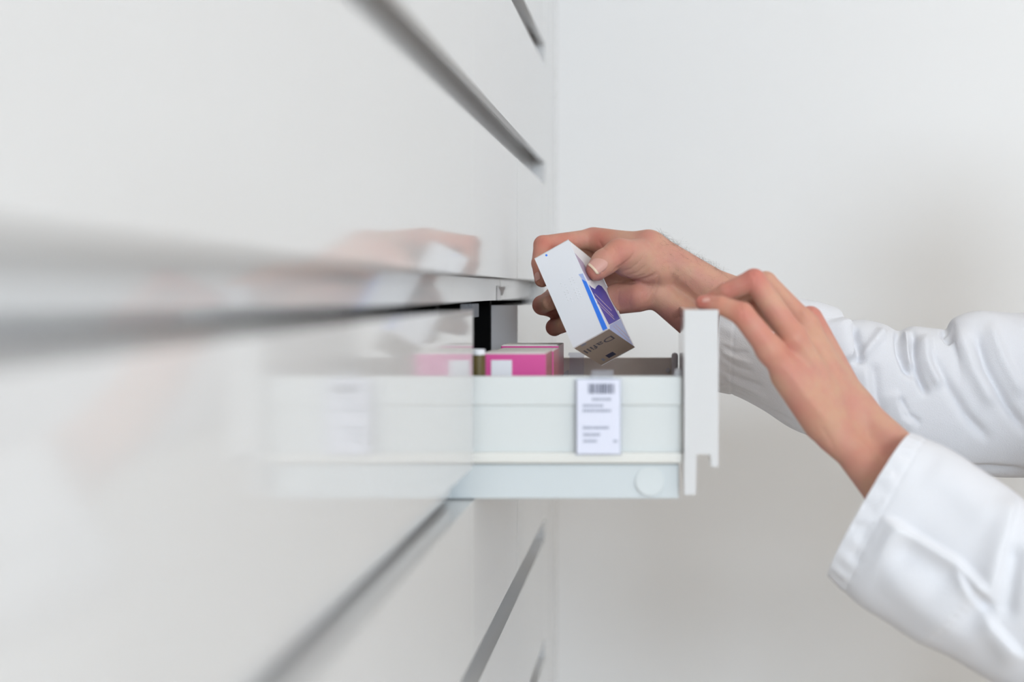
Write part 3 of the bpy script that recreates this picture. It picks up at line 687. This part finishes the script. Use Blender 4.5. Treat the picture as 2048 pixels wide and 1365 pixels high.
# coat body: rings down from the collar
def loft(name, rings, na, material, parent_fn, thick=0.0, noise=0.0):
    th = np.linspace(0, 2*math.pi, na, endpoint=False); R_ = catmull(rings, 6); V = []
    for cx, cy, z, rx, ry in R_:
        for t in th: V.append((cx+rx*math.cos(t)*(1+noise*math.sin(5*t+z*9)), cy+ry*math.sin(t), z))
    nr = len(R_); Fc = [(i*na+j, i*na+(j+1) % na, (i+1)*na+(j+1) % na, (i+1)*na+j) for i in range(nr-1) for j in range(na)]
    o = mesh_obj(name, V, [tuple(reversed(f)) for f in Fc], material, None, smooth=True)
    if thick:
        md = o.modifiers.new('s', 'SOLIDIFY'); md.thickness = thick; md.offset = 0
    return parent_fn(o)
coat = loft('lab_coat', [(PX+.03, PYc, 1.445, .065, .068), (PX+.03, PYc, 1.425, .085, .10), (PX+.03, PYc, 1.405, .105, .165), (PX+.03, PYc, 1.36, .125, .205), (PX+.03, PYc, 1.25, .135, .205), (PX+.03, PYc, 1.05, .13, .185), (PX+.03, PYc, .9, .145, .20), (PX+.03, PYc, .55, .165, .225)], 48, M['cloth'], lambda o: place(o, person), 0.003, 0.03)
coat['label'] = 'white cotton lab coat with loose wrinkled sleeves'

far_pairs = [((1450, 556), (1432, 784), 1.470, .040, (-8, 0)), ((1480, 566), (1466, 792), 1.470, .042, (-8, 0)), ((1540, 584), (1528, 824), 1.471, .045, (-5, 0)), ((1600, 598), (1580, 856), 1.472, .047, (0, 0)), ((1650, 609), (1640, 880), 1.473, .049, (0, 0)),
    ((1679, 619), (1676, 892), 1.474, .050, (0, 0)), ((1692, 639), (1700, 900), 1.475, .050, (0, 0)), ((1730, 640), (1735, 912), 1.476, .050, (0, 0)), ((1768, 650), (1772, 926), 1.477, .051, (0, 0)), ((1797, 664), (1806, 936), 1.478, .052, (0, 0)),
    ((1828, 654), (1840, 942), 1.48, .053, (0, 0)), ((1876, 656), (1882, 947), 1.482, .055, (0, 0)), ((1893, 656), (1906, 949), 1.483, .056, (0, 0)), ((1908, 634), (1925, 951), 1.484, .057, (0, 0)), ((1955, 621), (1968, 953), 1.486, .059, (0, 0)), ((2048, 625), (2055, 957), 1.49, .062, (0, 0)),
    ((2150, 600), (2150, 960), 1.495, .066, (0, 0)), ((2290, 585), (2260, 950), 1.50, .072, (0, 0)), ((2420, 560), (2380, 930), 1.50, .075, (0, 0)), ((2500, 590), (2480, 860), 1.48, .07, (0, 0)), ((2530, 660), (2530, 760), 1.46, .03, (0, 0))]
far_folds = [('s', 8.70, 11.4, [(1713, 722), (1700, 690), (1690, 655), (1686, 632)]), ('g', -7.25, 10.6, [(1700, 650), (1716, 700), (1722, 735)]), ('g', 5.80, 10.6, [(1715, 722), (1745, 690), (1772, 655)]),
    ('g', -7.97, 7.9, [(1797, 655), (1800, 705), (1812, 740), (1832, 762)]), ('g', 6.52, 9.7, [(1812, 660), (1813, 705), (1825, 740)]), ('g', -8.70, 7.9, [(1825, 655), (1826, 718), (1840, 762), (1858, 800)]), ('g', 7.25, 12.3, [(1845, 665), (1855, 720), (1885, 780)]),
    ('g', -7.25, 7.0, [(1893, 640), (1889, 670), (1905, 690)]), ('g', 5.80, 14.1, [(1915, 650), (1945, 740), (1990, 820)]), ('g', -5.80, 10.6, [(1850, 690), (1885, 755), (1930, 830), (1985, 890)]), ('g', -7.97, 9.7, [(1948, 655), (1975, 740), (2015, 815), (2060, 880)]), ('g', 5.80, 12.3, [(1975, 640), (2005, 720), (2048, 800)]),
    ('s', 4.35, 7.9, [(1840, 850), (1818, 838), (1796, 800), (1790, 775)]), ('g', -4.35, 7.0, [(1798, 790), (1812, 830), (1845, 852)]), ('g', -4.35, 10.6, [(1745, 720), (1752, 790), (1765, 850)]), ('g', 3.62, 11.4, [(1728, 730), (1735, 790), (1745, 850)]), ('g', -4.35, 10.6, [(1690, 720), (1700, 770), (1720, 820)]),
    ('g', -1.74, 4.4, [(1440, 690), (1470, 705), (1500, 705)]), ('g', -1.74, 4.4, [(1442, 715), (1475, 735), (1510, 745)]), ('g', 2.03, 5.3, [(1440, 702), (1475, 720), (1505, 726)]), ('g', -2.17, 5.3, [(1440, 742), (1480, 758), (1530, 775)]), ('g', 2.17, 5.3, [(1445, 755), (1490, 775), (1540, 800)]),
    ('g', -2.17, 3.5, [(1440, 770), (1490, 786), (1545, 822), (1600, 852)]), ('g', -5.80, 7.0, [(1905, 940), (1980, 938), (2060, 944)])]
near_pairs = [((1824, 866), (1661, 1153), 1.243, .045, (-34, -14)), ((1851, 877), (1692, 1183), 1.240, .047, (-30, -12)), ((1892, 898), (1735, 1217), 1.236, .050, (-24, -8)), ((1942, 926), (1795, 1254), 1.228, .053, (-14, -4)), ((2000, 965), (1872, 1299), 1.218, .056, (-6, 0)), ((2062, 1010), (1972, 1354), 1.205, .058, (0, 0)),
    ((2130, 1065), (2070, 1420), 1.19, .060, (0, 0)), ((2190, 1120), (2190, 1480), 1.175, .062, (0, 0)), ((2250, 1080), (2360, 1390), 1.16, .064, (0, 0)), ((2330, 980), (2500, 1220), 1.145, .066, (0, 0)), ((2440, 850), (2640, 1050), 1.135, .068, (0, 0)), ((2560, 690), (2740, 900), 1.13, .07, (0, 0)), ((2690, 585), (2880, 830), 1.15, .078, (0, 0)), ((2790, 590), (2930, 760), 1.185, .075, (0, 0)), ((2870, 640), (2900, 700), 1.20, .03, (0, 0))]
near_folds = [('S', 12.0, 14, [(1992, 1215), (1968, 1182), (1912, 1128), (1840, 1085), (1752, 1032)]), ('g', -11.0, 34, [(1775, 1075), (1850, 1122), (1915, 1168), (1985, 1255)]), ('g', 2.5, 26, [(1760, 1130), (1850, 1215), (1980, 1310)]), ('s', 7.0, 11, [(1978, 1215), (2000, 1130), (2022, 1030), (2030, 985)]),
    ('g', -7, 18, [(2035, 1080), (2020, 1160), (2010, 1250)]), ('s', 8, 11, [(2060, 1330), (1955, 1215), (1906, 1132)]), ('g', 2.5, 30, [(1850, 930), (1920, 980), (1990, 1050)]), ('g', -1.4, 10, [(1740, 1040), (1720, 1090), (1700, 1130)]), ('g', -1.2, 7, [(1770, 1000), (1745, 1010), (1720, 1010)]), ('g', -1.2, 7, [(1755, 1045), (1730, 1055), (1700, 1050)]), ('g', 1.2, 8, [(1790, 950), (1765, 955), (1745, 955)])]
for pairs, fl, seed, nz in ((far_pairs, far_folds, 3, 0.0005), (near_pairs, near_folds, 9, 0.0005)):
    V, Fc = sleeve(pairs, 260, fl, 16, nz, seed, 0.0155)
    o = mesh_obj('sleeve', V, Fc, M['cloth'], None, smooth=True)
    md = o.modifiers.new('s', 'SOLIDIFY'); md.thickness = 0.0016; md.offset = -1
    place_sub(o, coat)
# dark strap end showing at the edge of the far cuff
def ring_band(name, c, axis, r1, r2, perp, width, material, t0=0.0, t1=2*math.pi):
    ax = np.array(axis)/np.linalg.norm(axis); p1 = np.array(perp)-ax*(np.array(perp) @ ax); p1 /= np.linalg.norm(p1); p2 = np.cross(ax, p1); vs = []; n = 64
    for k in (-1, 1):
        for i in range(n):
            t = t0+(t1-t0)*i/(n-1); vs.append(np.array(c)+ax*k*width/2+p1*r1*math.cos(t)+p2*r2*math.sin(t))
    o = mesh_obj(name, vs, [(i, i+1, n+i+1, n+i) for i in range(n-1)], material, None, smooth=True)
    md = o.modifiers.new('s', 'SOLIDIFY'); md.thickness = 0.002; md.offset = 0
    return o
ax = P(1460, 640, 1.47)-P(1310, 545, 1.466)
place(ring_band('watch_strap', P(1396, 626, 1.470), ax, .0475, .022, (ax[2]*-1, 0, ax[0]), .007, M['black'], -0.9, 0.45), person)
# trousers, shoes and hair
for s_ in (-1, 1):
    loft('trouser_leg', [(PX+.06, PYc+s_*.09, .80, .085, .09), (PX+.06, PYc+s_*.09, .5, .07, .075), (PX+.06, PYc+s_*.09, .1, .06, .062)], 28, M['trouser'], lambda o: place(o, person), 0.003)
    bm = bmesh.new(); bmesh.ops.create_uvsphere(bm, u_segments=24, v_segments=14, radius=1)
    for v in bm.verts: v.co = Vector((PX+.02 + v.co.x*.135, PYc+s_*.09 + v.co.y*(.048-.008*v.co.x), max(0.0, .042 + v.co.z*(.05+.018*v.co.x))))
    place(bm_obj('shoe', bm, M['shoe'], None, smooth=True), person)
bm = bmesh.new(); bmesh.ops.create_icosphere(bm, subdivisions=4, radius=1)
bmesh.ops.delete(bm, geom=[v for v in bm.verts if v.co.z < -0.55 or (v.co.x < -0.55 and v.co.z < 0.45)], context='VERTS')
for v in bm.verts: v.co = Vector((PX+.012 + v.co.x*.108, PYc + v.co.y*.094, 1.567 + v.co.z*.094 + 0.002*math.sin(v.co.y*40)))
hr = bm_obj('hair', bm, M['hair'], None, smooth=True); md = hr.modifiers.new('s', 'SOLIDIFY'); md.thickness = 0.008; place(hr, person)
# eyes and brows
for s_ in (-1, 1):
    c = v3(-.0808, s_*.030, 1.545)
    bm = bmesh.new(); bmesh.ops.create_uvsphere(bm, u_segments=20, v_segments=12, radius=.0125); bm.transform(Matrix.Translation(Vector(c)))
    ey = place_sub(bm_obj('eye', bm, M['frame'], None, smooth=True), body)
    bm = bmesh.new(); bmesh.ops.create_uvsphere(bm, u_segments=20, v_segments=12, radius=.0064); bm.transform(Matrix.Translation(Vector(c)+Vector((-.0072, 0, 0))))
    place_sub(bm_obj('iris', bm, M['hair'], None, smooth=True), body)
    bm = bmesh.new(); bmesh.ops.create_uvsphere(bm, u_segments=20, v_segments=10, radius=1)
    for v in bm.verts: v.co = Vector((c[0]-.008+v.co.x*.006, c[1]+s_*.004+v.co.y*.021, c[2]+.022+v.co.z*.0045-abs(v.co.y)*.002))
    place_sub(bm_obj('eyebrow', bm, M['hair'], None, smooth=True), body)
